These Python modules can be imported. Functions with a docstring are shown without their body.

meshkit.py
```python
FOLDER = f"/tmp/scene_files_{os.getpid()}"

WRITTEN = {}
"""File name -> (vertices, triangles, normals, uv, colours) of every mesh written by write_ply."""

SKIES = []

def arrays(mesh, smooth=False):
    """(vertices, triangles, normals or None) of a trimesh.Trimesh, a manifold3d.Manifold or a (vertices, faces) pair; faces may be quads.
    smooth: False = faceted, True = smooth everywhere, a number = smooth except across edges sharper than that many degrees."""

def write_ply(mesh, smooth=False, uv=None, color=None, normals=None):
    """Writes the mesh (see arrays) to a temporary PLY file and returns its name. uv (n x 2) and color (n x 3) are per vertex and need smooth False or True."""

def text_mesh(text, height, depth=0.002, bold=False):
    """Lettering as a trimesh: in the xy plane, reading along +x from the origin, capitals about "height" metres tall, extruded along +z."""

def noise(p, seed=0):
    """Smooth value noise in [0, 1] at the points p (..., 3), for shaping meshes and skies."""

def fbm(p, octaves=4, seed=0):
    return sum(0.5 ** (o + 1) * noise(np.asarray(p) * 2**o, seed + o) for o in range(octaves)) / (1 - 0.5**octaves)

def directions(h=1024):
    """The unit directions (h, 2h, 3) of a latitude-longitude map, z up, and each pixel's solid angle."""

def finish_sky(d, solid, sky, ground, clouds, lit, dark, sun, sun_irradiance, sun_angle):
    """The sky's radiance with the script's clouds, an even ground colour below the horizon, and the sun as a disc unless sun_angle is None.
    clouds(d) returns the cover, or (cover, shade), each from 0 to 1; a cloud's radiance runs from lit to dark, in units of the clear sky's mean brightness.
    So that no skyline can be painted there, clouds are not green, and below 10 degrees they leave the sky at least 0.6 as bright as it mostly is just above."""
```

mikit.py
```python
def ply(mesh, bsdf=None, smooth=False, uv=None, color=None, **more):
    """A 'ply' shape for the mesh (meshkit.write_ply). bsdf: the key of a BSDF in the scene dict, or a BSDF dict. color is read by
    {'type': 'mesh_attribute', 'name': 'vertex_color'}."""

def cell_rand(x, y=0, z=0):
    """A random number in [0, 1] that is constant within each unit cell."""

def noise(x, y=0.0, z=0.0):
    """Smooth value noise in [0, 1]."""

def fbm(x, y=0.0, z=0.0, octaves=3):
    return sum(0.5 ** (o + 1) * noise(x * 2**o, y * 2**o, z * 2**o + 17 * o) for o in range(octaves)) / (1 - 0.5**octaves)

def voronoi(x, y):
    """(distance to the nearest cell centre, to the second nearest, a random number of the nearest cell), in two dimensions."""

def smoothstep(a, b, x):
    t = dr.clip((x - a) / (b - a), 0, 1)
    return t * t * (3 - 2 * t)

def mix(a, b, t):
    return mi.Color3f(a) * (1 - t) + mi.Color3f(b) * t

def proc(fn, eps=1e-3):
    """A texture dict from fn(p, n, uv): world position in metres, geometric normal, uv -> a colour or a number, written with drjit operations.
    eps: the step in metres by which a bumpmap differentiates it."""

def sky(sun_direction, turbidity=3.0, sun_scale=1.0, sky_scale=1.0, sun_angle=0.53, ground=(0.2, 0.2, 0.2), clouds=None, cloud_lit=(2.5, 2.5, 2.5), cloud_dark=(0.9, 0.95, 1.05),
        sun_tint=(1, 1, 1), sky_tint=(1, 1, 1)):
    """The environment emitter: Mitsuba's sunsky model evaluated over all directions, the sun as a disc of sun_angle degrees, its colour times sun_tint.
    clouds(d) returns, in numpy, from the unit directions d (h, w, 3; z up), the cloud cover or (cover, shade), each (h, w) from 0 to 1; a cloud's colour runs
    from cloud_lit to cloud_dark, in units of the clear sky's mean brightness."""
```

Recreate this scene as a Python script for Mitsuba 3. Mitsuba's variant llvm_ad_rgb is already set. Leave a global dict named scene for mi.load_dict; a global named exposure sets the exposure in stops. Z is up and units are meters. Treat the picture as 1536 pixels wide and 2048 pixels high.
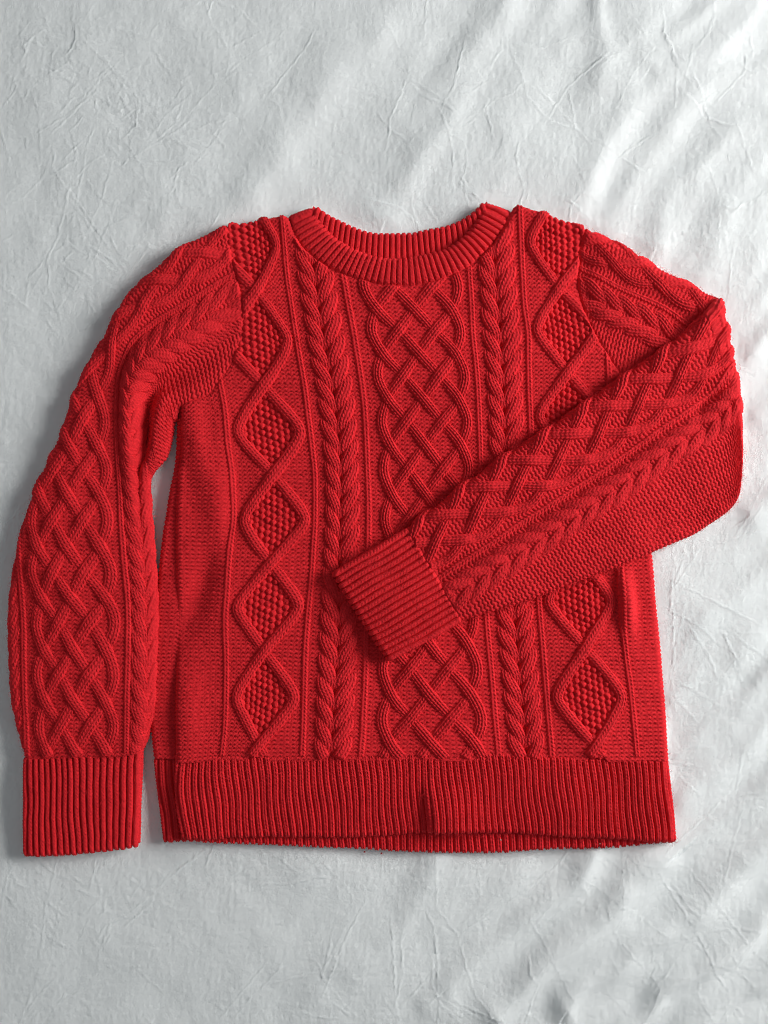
import math, random
import numpy as np
import mitsuba as mi
import drjit as dr
import mikit, meshkit
import shapely
from scipy.interpolate import PchipInterpolator
from scipy.ndimage import map_coordinates, spline_filter, distance_transform_edt, gaussian_filter

T = mi.ScalarTransform4f
scene, labels = {}, {}
# ----------------------------------------------------------------- camera, light, exposure
S = 0.0005                      # metres per working unit ("px"): everything below is laid out in half millimetres
H = 0.95                        # camera height above the bed
HP = H / S
exposure = 0.13
scene['camera'] = dict(type='perspective', fov_axis='x', fov=2 * math.degrees(math.atan(768 * S / H)), near_clip=0.05, far_clip=20.0,
                       to_world=T().look_at(origin=[0, 0, H], target=[0, 0, 0], up=[0, 1, 0]))
# daylight from a window off to the right and a dim even room light
WIN = dict(pos=(1.95, 0.55, 1.08), aim=(-0.1, 0.0, 0.0), w=0.54, h=0.45, power=22.0)
scene['window_light'] = dict(type='rectangle', to_world=T().look_at(origin=list(WIN['pos']), target=list(WIN['aim']), up=[0, 0, 1]).scale([WIN['w'], WIN['h'], 1]),
                             emitter=dict(type='area', radiance=dict(type='rgb', value=[WIN['power'] * c for c in (1.0, 0.985, 0.955)])))
scene['room_light'] = dict(type='constant', radiance=dict(type='rgb', value=[0.196, 0.207, 0.211]))

# ----------------------------------------------------------------- materials
def wool_colour(p, n, uv):
    k = mikit.noise(p.x * 900, p.y * 900, p.z * 900) * 0.5 + mikit.noise(p.x * 60, p.y * 60) * 0.25 + mikit.noise(p.x * 240, p.y * 240) * 0.25
    return mikit.mix((0.485, 0.0110, 0.0165), (0.725, 0.0215, 0.0295), k)
def wool_bump(p, n, uv):
    return mikit.noise(p.x * 2600, p.y * 2600, p.z * 2600) * 0.00028 + mikit.noise(p.x * 5200, p.y * 5200, p.z * 3000) * 0.00014
scene['wool'] = dict(type='twosided', bsdf=dict(type='bumpmap', arbitrary=mikit.proc(wool_bump, eps=6e-5), scale=1.0,
    bsdf=dict(type='principled', base_color=mikit.proc(wool_colour), roughness=0.9, specular=0.2, sheen=0.5, sheen_tint=0.5)))
def cotton_colour(p, n, uv):
    k = mikit.fbm(p.x * 14, p.y * 14, 3.0, octaves=3)
    t = mikit.noise(p.x * 1500, p.y * 260) * 0.5 + mikit.noise(p.x * 260, p.y * 1500) * 0.5
    return mikit.mix((0.643, 0.672, 0.682), (0.694, 0.720, 0.730), k * 0.6 + t * 0.4)
def cotton_bump(p, n, uv):
    a = mikit.noise(p.x * 1700, p.y * 420, 1.0) + mikit.noise(p.x * 420, p.y * 1700, 2.0)
    return a * 0.00010 + mikit.noise(p.x * 900, p.y * 900) * 0.00013 + mikit.fbm(p.x * 210, p.y * 210, octaves=2) * 0.00004
scene['cotton'] = dict(type='twosided', bsdf=dict(type='bumpmap', arbitrary=mikit.proc(cotton_bump, eps=1.2e-4), scale=1.0,
    bsdf=dict(type='principled', base_color=mikit.proc(cotton_colour), roughness=0.95, specular=0.08)))
scene['lint'] = dict(type='twosided', bsdf=dict(type='diffuse', reflectance=dict(type='rgb', value=[0.62, 0.40, 0.36])))
scene['red_fibre'] = dict(type='twosided', bsdf=dict(type='diffuse', reflectance=dict(type='rgb', value=[0.66, 0.03, 0.04])))
scene['dark_speck'] = dict(type='twosided', bsdf=dict(type='diffuse', reflectance=dict(type='rgb', value=[0.05, 0.03, 0.03])))

# ----------------------------------------------------------------- helpers
TRIS = [0]
def numbered(key):
    if key not in scene: return key
    k = 1
    while f'{key}_{k:03d}' in scene: k += 1
    return f'{key}_{k:03d}'
def put(key, mesh, bsdf='wool', label=None, kind=None):
    v, f = mesh
    key = numbered(key)
    TRIS[0] += len(f)
    scene[key] = mikit.ply((v * S, f), bsdf, smooth=True)
    d = {}
    if label: d['label'] = label
    if kind: d['kind'] = kind
    if d: labels[key] = d
    return key
def join(meshes):
    vs, fs, n = [], [], 0
    for v, f in meshes:
        vs.append(v); fs.append(f + n); n += len(v)
    return np.vstack(vs), np.vstack(fs)
def grid_faces(nr, nc):
    i, j = np.meshgrid(np.arange(nr - 1), np.arange(nc - 1), indexing='ij')
    a = (i * nc + j).ravel(); b = a + 1; c = a + nc; d = c + 1
    return np.vstack([np.stack([a, c, b], 1), np.stack([b, c, d], 1)])
def compact(v, f):
    used = np.zeros(len(v), bool); used[f.ravel()] = True
    m = np.cumsum(used) - 1
    return v[used], m[f]
def sstep(a, b, x):
    t = np.clip((x - a) / (b - a), 0, 1)
    return t * t * (3 - 2 * t)
def rim_map(a, r):
    """Arc length a round a rounded rim of radius r -> (distance in from the rim, drop below the top)."""
    hp = np.pi / 2 * r
    c = np.clip(a, -hp, hp)
    e = r * (1 - np.cos(c / r)) + np.maximum(a - hp, 0) + np.maximum(-a - hp, 0)
    return e, r * (1 - np.sin(c / r))
def pch(x, y, q):
    """Monotone cubic through (x, y), going on straight beyond both ends."""
    x, y = np.asarray(x, float), np.asarray(y, float)
    if len(x) == 2: 
        return y[0] + (y[1] - y[0]) * ((np.asarray(q, float) - x[0]) / (x[1] - x[0])).reshape((-1,) + (1,) * (y.ndim - 1))
    x0, x1 = 2 * x[0] - x[1], 2 * x[-1] - x[-2]
    xx = np.concatenate([[x0 - 3000, x0], x, [x1, x1 + 3000]])
    s0, s1 = (y[1] - y[0]) / (x[1] - x[0]), (y[-1] - y[-2]) / (x[-1] - x[-2])
    yy = np.concatenate([[y[0] - s0 * (x[0] - x0 + 3000), y[0] - s0 * (x[0] - x0)], y, [y[-1] + s1 * (x1 - x[-1]), y[-1] + s1 * (x1 - x[-1] + 3000)]])
    return PchipInterpolator(xx, yy)(q)

class Region:
    """A plan outline as a distance field: how far inside its edge a point is."""
    def __init__(s, poly, x0=-260, y0=260, x1=1800, y1=1900, step=2):
        xs, ys = np.arange(x0, x1, step), np.arange(y0, y1, step)
        X, Y = np.meshgrid(xs, ys)
        inside = shapely.contains_xy(poly if hasattr(poly, 'area') else shapely.Polygon(poly), X, Y)
        s.d = (distance_transform_edt(inside) - distance_transform_edt(~inside)) * step
        s.x0, s.y0, s.step = x0, y0, step
    def __call__(s, x, y):
        return map_coordinates(s.d, [(y - s.y0) / s.step, (x - s.x0) / s.step], order=1, mode='nearest')

class Panel:
    """A piece of cloth: from its own knit coordinates (U across, V along) to a point and a normal on the lying garment."""
    def __init__(s, V, ctrl, U, rim=(0, 0), rimV=(0, 0), znom=20, urange=None, vrange=None, region=None, groove=0, taper=6, zfun=None, ytop=None, hidden=None, step=3.0, match=None):
        V = np.asarray(V, float); K = len(V)
        ctrl = np.asarray(ctrl, float); J = ctrl.shape[1]
        U = np.broadcast_to(np.asarray(U, float), (K, J))
        rl, rr = (np.broadcast_to(np.asarray(r, float), (K,)) for r in rim)
        s.region, s.groove, s.taper, s.hidden = region, groove, taper, hidden
        s.u0, s.u1 = urange; s.v0, s.v1 = vrange; s.step = step
        us, vs = np.arange(s.u0 - 2 * step, s.u1 + 3 * step, step), np.arange(s.v0 - 2 * step, s.v1 + 3 * step, step)
        vv, drop_v = vs.copy(), np.zeros_like(vs)
        for end, r in ((0, rimV[0]), (1, rimV[1])):
            if r:
                b = (V[-1] - vs) if end else (vs - V[0])
                e, dd = rim_map(b + 0.0, r)
                vv = np.where(b < np.pi / 2 * r, V[-1] - e if end else V[0] + e, vv)
                drop_v += np.where(b < np.pi / 2 * r, dd, 0)
        C, UU, RL, RR = pch(V, ctrl, vv), pch(V, U, vv), np.maximum(pch(V, rl, vv), 1e-3), np.maximum(pch(V, rr, vv), 1e-3)
        P = np.zeros((len(vs), len(us), 3)); D = np.zeros((len(vs), len(us)))
        for k in range(len(vs)):
            c = C[k]
            L = np.concatenate([[0], np.cumsum(np.linalg.norm(np.diff(c[:, :2], axis=0), axis=1))])
            W = L[-1]; w = L / W
            r1, r2 = RL[k], RR[k]
            A = W + 0.57 * ((r1 if rl.max() > 0 else 0) + (r2 if rr.max() > 0 else 0))
            q = np.interp(us, UU[k], w)
            ww = pch(UU[k], w, us)
            ww = np.where(us < UU[k][0], -(UU[k][0] - us) / A, np.where(us > UU[k][-1], 1 + (us - UU[k][-1]) / A, ww))
            drop = np.zeros_like(us)
            if rl.max() > 0 or rr.max() > 0:
                a1, a2 = ww * A, (1 - ww) * A
                if rl.max() > 0:
                    e1, d1 = rim_map(a1, r1)
                else: e1, d1 = a1, 0 * a1
                if rr.max() > 0:
                    e2, d2 = rim_map(a2, r2)
                else: e2, d2 = a2, 0 * a2
                wl, wr = e1 / W, 1 - e2 / W
                blend = sstep(0.3, 0.7, ww)
                wn = wl * (1 - blend) + wr * blend
                drop = d1 * (ww < 0.5) + d2 * (ww >= 0.5)
            else: wn = ww
            p = pch(w, c, wn)
            p[:, 2] -= drop + drop_v[k]
            P[k] = p; D[k] = drop + drop_v[k]
        s.plan = None
        x, y, z = P[..., 0], P[..., 1], P[..., 2]
        if zfun is not None: z = z + zfun(x, y)
        if match is not None:                                      # lie level with the neighbour along a shared seam
            line, level = match
            wgt = np.exp(-(np.maximum(-line(x, y), 0) / 20) ** 2)
            z = z + (level(x, y) - (z + D)) * wgt
        if ytop is not None:
            r = 9.0
            yt = ytop(x)
            b = y - yt + 0.57 * r
            e, dd = rim_map(b, r)
            on = b < np.pi / 2 * r
            y = np.where(on, yt + e, y); z = np.where(on, z - dd, z)
        amp = s.sway = 2.2
        x = x + amp * 2 * (meshkit.fbm(np.stack([x / 110, y / 110, 0 * x + znom], -1), 2, 91) - 0.5)
        y = y + amp * 2 * (meshkit.fbm(np.stack([x / 90, y / 90, 0 * x + znom], -1), 2, 92) - 0.5)
        k = 1 - znom / HP
        Q = np.stack([(x - 768) * k, (1024 - y) * k, z], -1)
        du, dv = np.gradient(Q, axis=1), np.gradient(Q, axis=0)
        N = np.cross(dv, du)
        N /= np.linalg.norm(N, axis=-1, keepdims=True) + 1e-9
        if np.mean(N[..., 2]) < 0: N = -N
        s.tab = [spline_filter(a, order=3) for a in (Q[..., 0], Q[..., 1], Q[..., 2], N[..., 0], N[..., 1], N[..., 2])]
        s.xy = [x, y]
    def at(s, U, V):
        c = [(V - s.v0) / s.step + 2, (U - s.u0) / s.step + 2]
        r = [map_coordinates(t, c, order=3, prefilter=False, mode='nearest') for t in s.tab]
        return np.stack(r[:3], -1), np.stack(r[3:], -1)
    def edge(s, U, V):
        c = [(V - s.v0) / s.step + 2, (U - s.u0) / s.step + 2]
        x, y = (map_coordinates(t, c, order=1, mode='nearest') for t in s.xy)
        d = s.region(x, y) if s.region is not None else np.full(x.shape, 99.0)
        hid = s.hidden(x, y) if s.hidden is not None else np.full(x.shape, -99.0)
        return d, hid
    def mesh(s, U, V, h, cull=True):
        """A grid of knit coordinates raised by h off the cloth; what lies past the panel's outline is cut away."""
        d, hid = s.edge(U, V)
        t = np.clip(d / s.taper, 0, 1) if s.region is not None else 1.0
        h = h * t - (s.groove * np.exp(-np.maximum(d, 0) ** 2 / 40.0) if s.region is not None else 0)
        p, n = s.at(U, V)
        n = n / (np.linalg.norm(n, axis=-1, keepdims=True) + 1e-9)
        v = (p + n * h[..., None]).reshape(-1, 3)
        f = grid_faces(*U.shape)
        keep = ((d > -2.5) & ((hid < 34) | (cull is False))).ravel()
        if not isinstance(cull, bool): keep &= cull.ravel()
        elif cull: keep &= (n[..., 2] > -0.75).ravel()
        f = f[keep[f].all(1)]
        if not len(f): return None
        fn = np.cross(v[f[:, 1]] - v[f[:, 0]], v[f[:, 2]] - v[f[:, 0]])
        if (fn * n.reshape(-1, 3)[f[:, 0]]).sum() < 0: f = f[:, ::-1]
        return compact(v, f)

RNG = np.random.default_rng(7)
def wob(U, V, f, seed):
    return meshkit.noise(np.stack([U * f, V * f, np.zeros_like(U)], -1), seed) - 0.5
ROW, COL = 8.3, 10.6
def purl(U, V, seed=0):
    """Reverse stockinette: wavy rows of purl bumps."""
    u = U + 3.0 * wob(U, V, 0.03, 11 + seed); v = V + 3.6 * wob(U, V, 0.035, 12 + seed) + 1.6 * wob(U, V, 0.16, 15 + seed)
    ph = v / ROW + 0.18 * np.sin(2 * np.pi * u / COL)
    ridge = np.abs(np.cos(np.pi * ph)) ** 0.6
    return 3.9 * ridge + 0.35 * np.cos(2 * np.pi * u / COL * 2) * ridge + 0.8 * wob(U, V, 0.12, 13 + seed)
def ground(panel, u0, u1, v0, v1, du=2.0, dv=1.72, seed=0, h=None, vmap=None):
    U, V = np.meshgrid(np.arange(u0, u1 + du, du), np.arange(v0, v1 + dv, dv))
    return panel.mesh(U, V, purl(U, V if vmap is None else vmap(U, V), seed) if h is None else h(U, V))
def strand(panel, u, v, half, height, lift=0.0, cols=2, stitch=8.2, ds=1.62, depth=3.3, seed=0, skirt=2.2, across=1.3):
    """A cord of knit stitches lying along the line (u, v) of a panel: a dome with V stitches, lift = how far it climbs over others."""
    u, v = np.asarray(u, float), np.asarray(v, float)
    L = np.concatenate([[0], np.cumsum(np.hypot(np.diff(u), np.diff(v)))])
    n = max(int(L[-1] / ds), 2)
    q = np.linspace(0, L[-1], n + 1)
    lift = np.interp(q, L, np.broadcast_to(lift, L.shape))
    u, v = np.interp(q, L, u), np.interp(q, L, v)
    if n > 12:
        u, v = (np.concatenate([a[:1], gaussian_filter(a, 1.5, mode='nearest')[1:-1], a[-1:]]) for a in (u, v))
    tu, tv = np.gradient(u), np.gradient(v)
    ln = np.hypot(tu, tv) + 1e-9
    tu, tv = tu / ln, tv / ln
    m = max(int(2 * half / across), 5)
    a = np.sin(np.linspace(-1, 1, m + 1) * np.pi / 2 * 0.86) / math.sin(np.pi / 2 * 0.86)
    a = np.concatenate([[-1.0], a, [1.0]])
    A, Q = np.meshgrid(a, q)
    hw = half * (1 + 0.10 * wob(Q[:, :1], Q[:, :1] * 0, 0.06, 31 + seed))
    Uc, Vc = u[:, None] - tv[:, None] * A * hw, v[:, None] + tu[:, None] * A * hw
    c = (A + 1) / 2 * cols
    x = np.abs(c - np.floor(c) - 0.5) * 2                            # 0 in a column's middle, 1 at its border
    x = np.where(np.abs(A) > 0.999, 1, x)
    jit = 1.6 * wob(Uc, Vc, 0.07, 32 + seed)
    ph = (Q + jit) / stitch - 0.85 * x + 0.13 * np.floor(c)
    leg = (0.2 + 0.8 * np.abs(np.cos(np.pi * ph)) ** 0.55) * (1 - np.abs(2 * x - 1) ** 2.2 * 0.9)
    dome = np.maximum(1 - np.abs(A) ** 2.7, 0) ** 0.55
    tip = sstep(0, 7, np.minimum(Q, L[-1] - Q))
    dome = dome * (0.15 + 0.85 * tip); lift = lift * tip[:, 0]
    h = lift[:, None] + height * dome + depth * (leg - 0.6) * np.minimum(dome * 2, 1) + 0.7 * wob(Uc, Vc, 0.15, 33 + seed)
    h[:, 0] = h[:, -1] = np.minimum(-skirt, lift - height * 0.6)
    return panel.mesh(Uc, Vc, h, cull=False)
def add_strand(key, *a, label=None, **k):
    m = strand(*a, **k)
    if m is not None: put(key, m, label=label)

def ridge(key, panel, U, v0, v1, half=7.4, height=5.6, cols=1, **k):
    v = np.arange(v0, v1, 2.0)
    add_strand(key, panel, np.full(len(v), float(U)), v, half, height, cols=cols, stitch=7.5, **k)
def rope_pair(key, panel, Uc, v0, v1, P=42.5, off=18.2, a=9.4, half=12.4, height=5.8, b=3.0, flip=1, sides=(-1, 1), seed=0, phase=0.0, front_part=0.64):
    """Two cables side by side, each of two strands winding round one another, mirrored."""
    v = np.arange(v0, v1, 1.5)
    for side in sides:
        for j in (0, 1):
            ph = np.mod((v - v0) / P / 2 + j / 2 + phase, 1.0)         # two thirds of each turn run over the top, from the outside in
            if flip < 0: ph = np.mod(-ph, 1.0)
            th = np.where(ph < front_part, np.pi * ph / front_part, np.pi + np.pi * (ph - front_part) / (1 - front_part))
            sh = np.cos(th)
            add_strand(key, panel, Uc + side * (off + a * sh), v, half, height, lift=1.0 + b * np.where(th > np.pi, 1.7, 1.1) * np.sin(th), cols=2, depth=2.9, stitch=8.4, seed=seed + 5 * j + side)
def lattice(key, panel, Uc, rows, gap=36.0, ext=88.0, v0=None, v1=None, half=10.8, height=6.4, b=3.2, first_over=1, n=6, seed=0):
    """A six-strand plait. rows: the V of each row of crossings, three crossings and two by turns; the strand that leans right as V grows passes over in the rows of three."""
    rows = np.asarray(rows, float)
    v0 = rows[0] if v0 is None else v0; v1 = rows[-1] if v1 is None else v1
    v = np.arange(v0, v1, 1.5)
    k = pch(rows, np.arange(len(rows)), v)
    knots_x = np.array([-72, -36, 0, 36, 72]) * gap / 36
    def pos(p):                                                    # p: steps along a twelve-step round trip
        p = np.mod(p, 12)
        xs = [0, 1, 2, 3, 4, 5, 6, 7, 8, 9, 10, 11, 12]
        X = np.array([-72, -36, 0, 36, 72, ext * 36 / gap, 72, 36, 0, -36, -72, -ext * 36 / gap, -72]) * gap / 36
        xx = np.concatenate([np.array(xs[:-1]) - 12, xs, np.array(xs[1:]) + 12]); XX = np.concatenate([X[:-1], X, X[1:]])
        return PchipInterpolator(xx, XX)(p)
    for s in range(6):
        p = k + 2 * s
        # soften the corners at the outer turns
        u = Uc + (pos(p) * 2 + pos(p - 0.12) + pos(p + 0.12)) / 4
        m = np.mod(p, 12)
        right = (m < 5) | (m > 11)
        kk = np.round(k); odd = np.mod(kk, 2)
        over = np.where(np.mod(kk, 2) == 0, np.where(right, 1, -1), np.where(right, -1, 1)) * first_over
        edge = (np.abs(u - Uc) > gap * 2.2)
        near = np.cos(np.pi * (k - kk)) ** 2
        lift = np.where(edge & (np.mod(np.round(p), 6) == 5), 0.3, b * over * near)
        lift = gaussian_filter(lift, 3)
        add_strand(key, panel, u, v, half, height, lift=lift + 1.0, cols=2, stitch=8.2, seed=seed + 7 * s)

def ribs(key, panel, U0, U1, v0, v1, pitch=13.0, half=5.5, height=5.0, seed=0, trim=None, bow=1.3):
    n = int(round((U1 - U0) / pitch)); pitch = (U1 - U0) / n
    for i in range(n + 1):
        u = U0 + i * pitch
        a, b = (v0, v1) if trim is None else trim(u)
        v = np.arange(a, b, 2.0)
        w = bow * np.sin(v * 0.045 + i * 0.35 + seed) + 0.8 * wob(np.full(len(v), i * 1.0), v, 0.05, seed + 50)
        add_strand(key, panel, u + w, v, half, height * (1 + 0.12 * math.sin(i * 2.3)), cols=1, stitch=7.4, depth=2.5, seed=seed + i, skirt=1.0, across=1.35)

# ================================================================= the bed sheet
def fold(x, y, pts, width, height, width2=None):
    """A soft fold of the sheet along a polyline: width on its left-hand side, width2 on the other."""
    pts = np.asarray(pts, float); best = np.full(x.shape, 1e9); side = np.zeros(x.shape)
    for a, b in zip(pts[:-1], pts[1:]):
        d = b - a; L = np.hypot(*d)
        t = np.clip(((x - a[0]) * d[0] + (y - a[1]) * d[1]) / L ** 2, -0.0, 1.0)
        ex, ey = x - a[0] - t * d[0], y - a[1] - t * d[1]
        dist = np.hypot(ex, ey)
        sd = np.sign(d[0] * ey - d[1] * ex)
        side = np.where(dist < best, sd, side); best = np.minimum(best, dist)
    w = np.where(side > 0, width, width2 or width)
    return height * np.exp(-(best / w) ** 2)

def build_sheet():
    rng = np.random.default_rng(21)
    st = 2.35
    xi, yi = np.arange(-30, 1567, st), np.arange(-30, 2079, st)
    X, Y = np.meshgrid(xi, yi)
    h = np.zeros_like(X)
    P3 = lambda f, o=0: np.stack([X * f + o, Y * f, np.zeros_like(X)], -1)
    # broad folds, drawn up towards the top right and the bottom right
    XW = X + 90 * (meshkit.fbm(P3(1 / 210), 2, 301) - 0.5); YW = Y + 90 * (meshkit.fbm(P3(1 / 210), 2, 302) - 0.5)
    BR = 0.7 + 0.65 * sstep(0.2, 0.8, meshkit.fbm(P3(1 / 110), 2, 303))
    for pts, w, hh, w2 in FOLDS:
        h += fold(XW, YW, pts, w, hh * 0.70, w2) * BR
    right = sstep(420, 1250, X)
    # diagonal ripples, stronger on the right
    D = (X * 0.80 + Y * 0.60); E = (-X * 0.60 + Y * 0.80)
    rip = meshkit.fbm(np.stack([D / 72 + 0.8 * meshkit.noise(P3(1 / 180), 3), E / 420, 0 * X], -1), 2, 5) - 0.5
    h += rip * (3 + 13 * right) 
    h += (meshkit.fbm(P3(1 / 160), 3, 9) - 0.5) * 14
    h += (meshkit.fbm(P3(1 / 34), 3, 10) - 0.5) * 0.8
    # sharp creases: fans of straight lines out of nodes, and loose ones
    segs = []
    def ray(x, y, ang, L, amp):
        n = rng.integers(1, 4)
        for _ in range(n):
            l = L / n * rng.uniform(0.7, 1.3)
            x2, y2 = x + l * math.cos(ang), y + l * math.sin(ang)
            segs.append((x, y, x2, y2, amp * rng.uniform(0.8, 1.6)))
            x, y, ang = x2, y2, ang + rng.normal(0, 0.30)
    for _ in range(165):
        x, y = rng.uniform(-40, 1570), rng.uniform(-40, 2090)
        base = rng.choice([0.75, 2.2, -0.6, 1.2]) + rng.normal(0, 0.3)
        for _ in range(rng.integers(2, 6)):
            ray(x + rng.normal(0, 6), y + rng.normal(0, 6), base + rng.normal(0, 0.5) + (math.pi if rng.random() < 0.4 else 0), rng.uniform(35, 170), rng.uniform(0.4, 1.15))
    for cx, cy, n in ((170, 110, 75), (150, 1780, 55), (230, 260, 40), (130, 560, 40), (1250, 1830, 40), (1430, 1900, 30), (60, 150, 25), (300, 520, 25)):
        for _ in range(n):                                        # patches of crushed cloth
            x, y = rng.normal(cx, 75), rng.normal(cy, 60)
            ray(x, y, rng.choice([0.9, 0.6, 2.3]) + rng.normal(0, 0.35), rng.uniform(18, 75), rng.uniform(0.35, 0.85))
    for line, amp in CREASES:
        for a, b in zip(line[:-1], line[1:]): segs.append((*a, *b, amp))
    for x1, y1, x2, y2, amp in segs:
        R = 26
        i0, i1 = int((min(y1, y2) - R + 30) / st), int((max(y1, y2) + R + 30) / st) + 1
        j0, j1 = int((min(x1, x2) - R + 30) / st), int((max(x1, x2) + R + 30) / st) + 1
        i0, j0 = max(i0, 0), max(j0, 0)
        if i1 <= i0 or j1 <= j0: continue
        x, y = X[i0:i1, j0:j1], Y[i0:i1, j0:j1]
        if not x.size: continue
        dx, dy = x2 - x1, y2 - y1; L = math.hypot(dx, dy) + 1e-6
        t = ((x - x1) * dx + (y - y1) * dy) / L ** 2; tc = np.clip(t, 0, 1)
        w = 0.8 * np.sin(tc * L * 0.16 + x1) + 0.5 * np.sin(tc * L * 0.31 + y1)
        s = ((x - x1) * dy - (y - y1) * dx) / L + w
        d = np.hypot(x - x1 - tc * dx, y - y1 - tc * dy)
        end = np.exp(-(np.maximum(np.abs(t - 0.5) - 0.5, 0) * L / 4) ** 2) * (0.35 + 0.65 * np.sin(np.pi * np.clip(tc * 0.92 + 0.04, 0, 1)))
        h[i0:i1, j0:j1] += amp * end * (0.86 * np.exp(-(s / 1.3) ** 2) - 0.10 * np.exp(-((s - 3) / 3.0) ** 2) + 0.10 * np.tanh(s / 5) * np.exp(-(d / 14) ** 2))
    # smooth fine grain of the washed cloth
    g = gaussian_filter(rng.normal(0, 1, X.shape), 1.0); h += g / g.std() * 0.13
    for sg, am in (((0.7, 2.4), 0.085), ((2.4, 0.7), 0.085), (1.6, 0.05), ((0.6, 9.0), 0.05), ((9.0, 0.6), 0.05)):        # threads and slubs of the weave
        g = gaussian_filter(rng.normal(0, 1, X.shape), sg); h += g / g.std() * am * (0.6 + 0.8 * meshkit.noise(P3(1 / 60), 77))
    # the garment presses it flat
    m = gaussian_filter((OUT(X, Y) > 3).astype(float), 5)
    z = (h - 7.0) * (1 - m) - 2.0 * m
    z = np.minimum(z, 9 + 30 * (1 - m)) 
    far = lambda A, B: (meshkit.fbm(np.stack([A / 150, B / 150, 0 * A], -1), 3, 9) - 0.5) * 16 - 7
    edge = np.minimum(np.minimum(X + 30, 1567 - X), np.minimum(Y + 30, 2079 - Y))
    k = sstep(2, 28, edge); z = z * k + far(X, Y) * (1 - k)
    v = np.stack([X - 768, 1024 - Y, z], -1).reshape(-1, 3)
    f = grid_faces(*X.shape)
    hid = (OUT(X, Y) > 26).ravel()
    f = f[~hid[f].all(1)]
    main = compact(v, f)
    # the rest of the bed: under the garment and out past the frame
    gx = np.concatenate([np.linspace(-2200, -70, 60), np.linspace(1606, 3600, 60)])
    meshes = [main]
    xx = np.linspace(0, 1500, 90); yy = np.linspace(400, 1720, 90)
    A, B = np.meshgrid(xx, yy)
    f2 = grid_faces(*A.shape); ok = (OUT(A, B) > 14).ravel()
    meshes.append(compact(np.stack([A - 768, 1024 - B, np.full(A.shape, -6.0)], -1).reshape(-1, 3), f2[ok[f2].all(1)]))
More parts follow.
